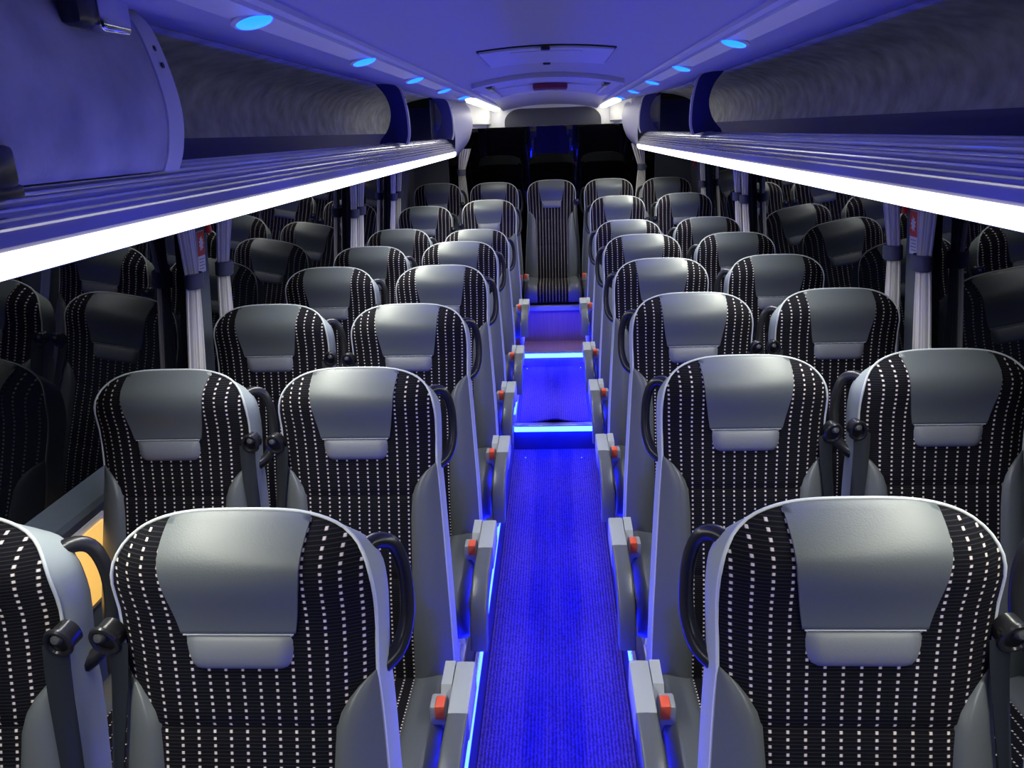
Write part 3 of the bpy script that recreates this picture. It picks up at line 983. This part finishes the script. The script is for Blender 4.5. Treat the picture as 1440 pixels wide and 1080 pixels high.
        R['pivot%d' % s] = B().add([(xp + dx, y, z) for dx in (-0.012, 0.012) for y, z in ((-0.185, 0.452), (-0.262, 0.448), (-0.30, 0.40), (-0.28, 0.33), (-0.185, 0.33))],
                                   [(0, 1, 2, 3, 4), (9, 8, 7, 6, 5)] + [(i, (i + 1) % 5, 5 + (i + 1) % 5, 5 + i) for i in range(5)]).mesh('armrest_pivot', 'armcap', smooth=False)
        xb0, xb1 = sorted((s * 0.214, s * 0.238))
        R['side%d' % s] = B().box(xb0, xb1, -0.50, -0.14, 0.20, 0.345, 0.01).mesh('side_cover', 'lav')
        R['lever%d' % s] = B().lathe([(0, 0.012), (0.012, 0.011), (0.019, 0.006), (0.02, 0)], (s * 0.238, -0.22, 0.30), (s, 0, 0), 14).mesh('recline_knob', 'black')
        xl0, xl1 = sorted((s * 0.120, s * 0.160))
        R['leg%d' % s] = B().box(xl0, xl1, -0.44, -0.40, 0.0, 0.25, 0.006).box(xl0, xl1, -0.24, -0.20, 0.0, 0.25, 0.006).box(xl0, xl1, -0.46, -0.18, 0.0, 0.02, 0.004).mesh('leg', 'metal')
    return R


SM = seat_meshes()
ROWY = {1: 0.97, 2: 1.75, 3: 2.444, 4: 3.164, 5: 3.884, 6: 4.604, 7: 5.535, 8: 6.31}
SEATS = {1: {'LW': (-0.885, -0.490), 'LA': (-0.425, -0.486), 'RA': (0.4195, -0.476), 'RW': (0.890, -0.480)},
         2: {'LW': (-0.903, -0.510), 'LA': (-0.453, -0.513), 'RA': (0.447, -0.500), 'RW': (0.894, -0.494)},
         3: {'LW': (-0.901, -0.501), 'LA': (-0.451, -0.509), 'RA': (0.446, -0.493), 'RW': (0.890, -0.490)},
         4: {'LW': (-0.903, -0.500), 'LA': (-0.444, -0.503), 'RA': (0.443, -0.497), 'RW': (0.895, -0.494)},
         5: {'LW': (-0.898, -0.517), 'LA': (-0.452, -0.504), 'RA': (0.446, -0.492), 'RW': (0.895, -0.495)},
         6: {'LW': (-0.890, -0.517), 'LA': (-0.437, -0.530), 'RA': (0.443, -0.500), 'RW': (0.895, -0.496)},
         7: {'LW': (-0.880, -0.471), 'LA': (-0.432, -0.440), 'RA': (0.455, -0.438), 'RW': (0.905, -0.432)},
         8: {'LW': (-0.893, -0.364), 'LA': (-0.448, -0.370), 'MM': (0.000, -0.364), 'RA': (0.445, -0.367), 'RW': (0.890, -0.371)}}
ORD = {1: 'in the row furthest from the rear bench', 2: 'six rows ahead of the rear bench', 3: 'five rows ahead of the rear bench', 4: 'four rows ahead of the rear bench',
       5: 'three rows ahead of the rear bench', 6: 'two rows ahead of the rear bench', 7: 'just ahead of the rear bench', 8: 'on the rear bench'}


def seat(row, key, x, z):
    base = {7: -1.55, 8: z - HT}.get(row, -1.62)
    if key == 'MM':
        lab = 'black dotted seat in the middle of the rear bench facing the aisle'
    else:
        lab = 'dotted %s seat %s %s' % ('aisle' if key[1] == 'A' else 'window', ORD[row], SIDE[-1] if key[0] == 'L' else SIDE[1])
    root = ob('coach_seat', None, loc=(x, ROWY[row] - 0.032, Z(base)), label=lab, cat='seat', group='dotted coach seats in rows')
    root.scale = (1, 1, (z - base) / HT)
    ai = 1 if key[0] == 'L' else -1            # which way the aisle lies
    if key == 'MM':
        ai = -1

    def p(name, m, parent=root, label=None):
        return ob(name, SM[m], parent, label=label)
    p('backrest', 'backrest')
    p('side_trim', 'side_trim', label='light grey leather side trim')
    p('back_shell', 'back_shell')
    p('piping', 'piping')
    hp = p('head_panel', 'head_panel', label='dark grey leather head panel')
    p('stitching', 'stitching', hp)
    p('head_pad', 'head_pad', label='puffed grey leather pad, paler for painted-in light')
    for s in (-1, 1):
        p('bolster', 'bolster%d' % s)
    cu = p('cushion', 'cushion')
    for s in (-1, 1):
        p('cushion_bolster', 'cb%d' % s, cu)
    gs = -ai if key[1] == 'A' else ai          # side of the belt guide
    if key == 'MM':
        gs = 1
    if key != 'MM':
        p('grab_handle', 'handle%d' % ai)
    g = p('belt_guide', 'guide%d' % gs)
    p('guide_button', 'knob%d' % gs, g)
    p('seat_belt', 'belt%d' % gs)
    bk = p('buckle', 'buckle%d' % -gs)
    p('release_button', 'button%d' % -gs, bk, label='red buckle release button')
    if row != 8:
        for s in (-1, 1):
            p('leg', 'leg%d' % s)
        p('pedestal', 'pedestal')
        if key[1] == 'A':
            a = p('armrest', 'arm%d' % ai)
            p('armrest_cap', 'cap%d' % ai, a, label='pale grey armrest cap')
            p('armrest_pivot', 'pivot%d' % ai, a)
            sd = p('side_cover', 'side%d' % ai)
            p('recline_knob', 'lever%d' % ai, sd)
    return root


for r in SEATS:
    for k, (x, z) in SEATS[r].items():
        seat(r, k, x, z)

# ------------------------------------------------------------------ curtains
CUR = []


def curtain(s, y, lean, wtop, wbot, label, zb=-0.40, ztop=-0.165, zbot=-0.93, rear=False):
    nz, nu = 26, 33
    rows, uvs = [], []
    root = ob('curtain', None, loc=((s * (wx(zbot) - 0.05), y, Z(zbot)) if not rear else (s * 0.72, y, Z(zbot))), label=label, cat='curtain', group='pinstriped grey curtains')
    org = Vector(root.location)

    def place(a, dep, z):
        if rear:
            return Vector((s * 0.72 + a, y - dep - 0.01, Z(z))) - org
        return Vector((s * (wx(z) - 0.045 - dep), y + a, Z(z))) - org
    for j in range(nz + 1):
        z = ztop + (zbot - ztop) * j / nz
        if z > zb:
            q = (z - zb) / (ztop - zb)
            hw = 0.026 + (wtop - 0.026) * q ** 0.9
            c = lean * q
        else:
            q = (z - zb) / (zbot - zb)
            hw = 0.026 + (wbot - 0.026) * q ** 0.55
            c = lean * 0.55 * q
        r = []
        for i in range(nu):
            u = -1 + 2 * i / (nu - 1)
            r.append(place(c + hw * u, 0.010 * sin(u * 15) * (0.5 + 0.5 * min(1, hw / 0.05)) + 0.010 * (1 - u * u), z))
            uvs.append((u * 0.15, z))
        rows.append(r)
    back = [[v + (Vector((s * 0.004, 0, 0)) if not rear else Vector((0, 0.004, 0))) for v in r] for r in rows]
    b = B().grid(rows)
    b.grid(back)
    ob('cloth', mk('cloth', b.v, b.f, 'curtain', uv=uvs + uvs, angle=180), root)
    rows = []
    for z in (zb + 0.024, zb + 0.020, zb - 0.02, zb - 0.024):
        gr = 0.0 if abs(z - zb) > 0.022 else 0.004
        r = []
        for k in range(16):
            a = 2 * pi * k / 16
            r.append(place((0.030 + gr) * cos(a), 0.004 + (0.024 + gr) * sin(a), z))
        rows.append(r)
    bd = ob('tie_band', B().grid(rows, True).mesh('tie_band', 'band'), root)
    pc = place(0.034, 0.016, zb)
    ob('snap_button', B().lathe([(0, 0.006), (0.005, 0.005), (0.007, 0)], pc, (-s, 0, 0) if not rear else (0, -1, 0), 10).mesh('snap_button', 'chrome'), bd)
    return root


for s, ys in ((-1, ((2.315, -0.035, 'forward of the stickered window pillar'), (2.545, 0.05, 'behind the stickered window pillar'), (4.34, -0.01, 'forward of the second window pillar'), (4.50, 0.02, 'behind the second window pillar'), (5.46, -0.02, 'forward of the third window pillar'), (5.66, 0.02, 'behind the third window pillar'))),
              (1, ((2.315, -0.02, 'forward of the stickered window pillar'), (2.52, 0.05, 'behind the stickered window pillar'), (4.52, -0.02, 'forward of the second window pillar'), (4.70, 0.02, 'behind the second window pillar'), (5.80, -0.02, 'forward of the third window pillar')))):
    for y, ln, where in ys:
        curtain(s, y, ln, 0.047, 0.048, 'grey tied curtain %s %s' % (where, SIDE[s]))
for s in (-1, 1):
    curtain(s, 6.50, -s * 0.035, 0.05, 0.045, 'grey tied curtain at the rear window corner ' + SIDE[s], zb=-0.30, zbot=-0.80, ztop=-0.12, rear=True)

# ------------------------------------------------------------------ pillar stickers and emergency hammers
for s in (-1, 1):
    zc_, yc = -0.318, 2.425
    st = ob('hammer_sticker', None, loc=(s * (wx(zc_) - 0.0265), yc, Z(zc_)), label='red and white emergency hammer sticker on the window pillar ' + SIDE[s], cat='sticker', group='emergency stickers')
    th = math.atan2(wx(-0.80) - wx(-0.12), 0.68)
    st.rotation_euler = (0, s * -th, 0)
    xo = sorted((0, -s * 0.0015))
    ob('white_base', B().box(xo[0], xo[1], -0.026, 0.026, -0.075, 0.055).mesh('white_base', 'stickwhite'), st)
    xo = sorted((-s * 0.0015, -s * 0.0025))
    ob('red_field', B().box(xo[0], xo[1], -0.024, 0.024, -0.022, 0.053).mesh('red_field', 'stickred'), st)
    n = 9
    pts = []
    for k in range(2 * n):
        a = pi * k / n
        rr = (0.0175 if k % 2 == 0 else 0.0105) * (1.0 + 0.08 * sin(5 * a))
        pts.append((rr * cos(a), 0.0155 + rr * 1.35 * sin(a)))
    xa, xb = -s * 0.0025, -s * 0.0033
    ob('white_burst', B().add([(x_, a, b_) for x_ in (xa, xb) for a, b_ in pts],
                              [tuple(range(2 * n)), tuple(range(4 * n - 1, 2 * n - 1, -1))] + [(i, (i + 1) % (2 * n), 2 * n + (i + 1) % (2 * n), 2 * n + i) for i in range(2 * n)]).mesh('white_burst', 'stickwhite', smooth=False), st)
    xo = sorted((-s * 0.0015, -s * 0.002))
    for k in range(4):
        ob('print_line', B().box(xo[0], xo[1], -0.018, 0.018 - 0.006 * (k % 2), -0.034 - k * 0.010, -0.031 - k * 0.010).mesh('print_line', 'stickgrey'), st)
    zc_ = -0.235
    hm = ob('emergency_hammer', None, loc=(s * (wx(zc_) - 0.027), yc + 0.04, Z(zc_)), label='red emergency hammer clipped above the pillar sticker ' + SIDE[s], cat='hammer', group='emergency hammers')
    xo = sorted((0, -s * 0.016))
    ob('handle', B().box(xo[0], xo[1], -0.011, 0.011, -0.04, 0.05, 0.005).mesh('handle', 'hammer'), hm)
    xo = sorted((-s * 0.002, -s * 0.022))
    ob('head', B().box(xo[0], xo[1], -0.024, 0.024, 0.045, 0.066, 0.006).mesh('head', 'hammer'), hm)
hm = ob('emergency_hammer', None, loc=(wx(-0.25) - 0.001, 6.30, Z(-0.25)), label='red emergency hammer on the grey wall panel near the rear window', cat='hammer', group='emergency hammers')
ob('handle', B().box(-0.02, 0, -0.013, 0.013, -0.05, 0.03, 0.005).mesh('handle', 'hammer'), hm)
ob('head', B().box(-0.026, -0.001, -0.022, 0.022, 0.026, 0.05, 0.006).mesh('head', 'hammer'), hm)
ns = ob('notice', B().box(-0.003, 0, -0.05, 0.05, -0.03, 0.03).mesh('notice', 'stickwhite'), loc=(wx(-0.235) - 0.001, 6.14, Z(-0.235)), label='small white notice beside the red hammer near the rear window', cat='notice')

# warm courtesy lamp low on the wall by the first window seats
wl_ = ob('courtesy_light', None, loc=(-1.160, 1.56, Z(-1.0)), label='warm yellow courtesy light on the wall below the window sill', cat='lamp')
ob('lens', B().box(0.0, 0.008, -0.20, 0.20, -0.10, 0.085, 0.003).mesh('lens', 'warm'), wl_)
ob('housing', B().box(-0.006, 0.0, -0.215, 0.215, -0.115, 0.10, 0.002).mesh('housing', 'lav'), wl_)
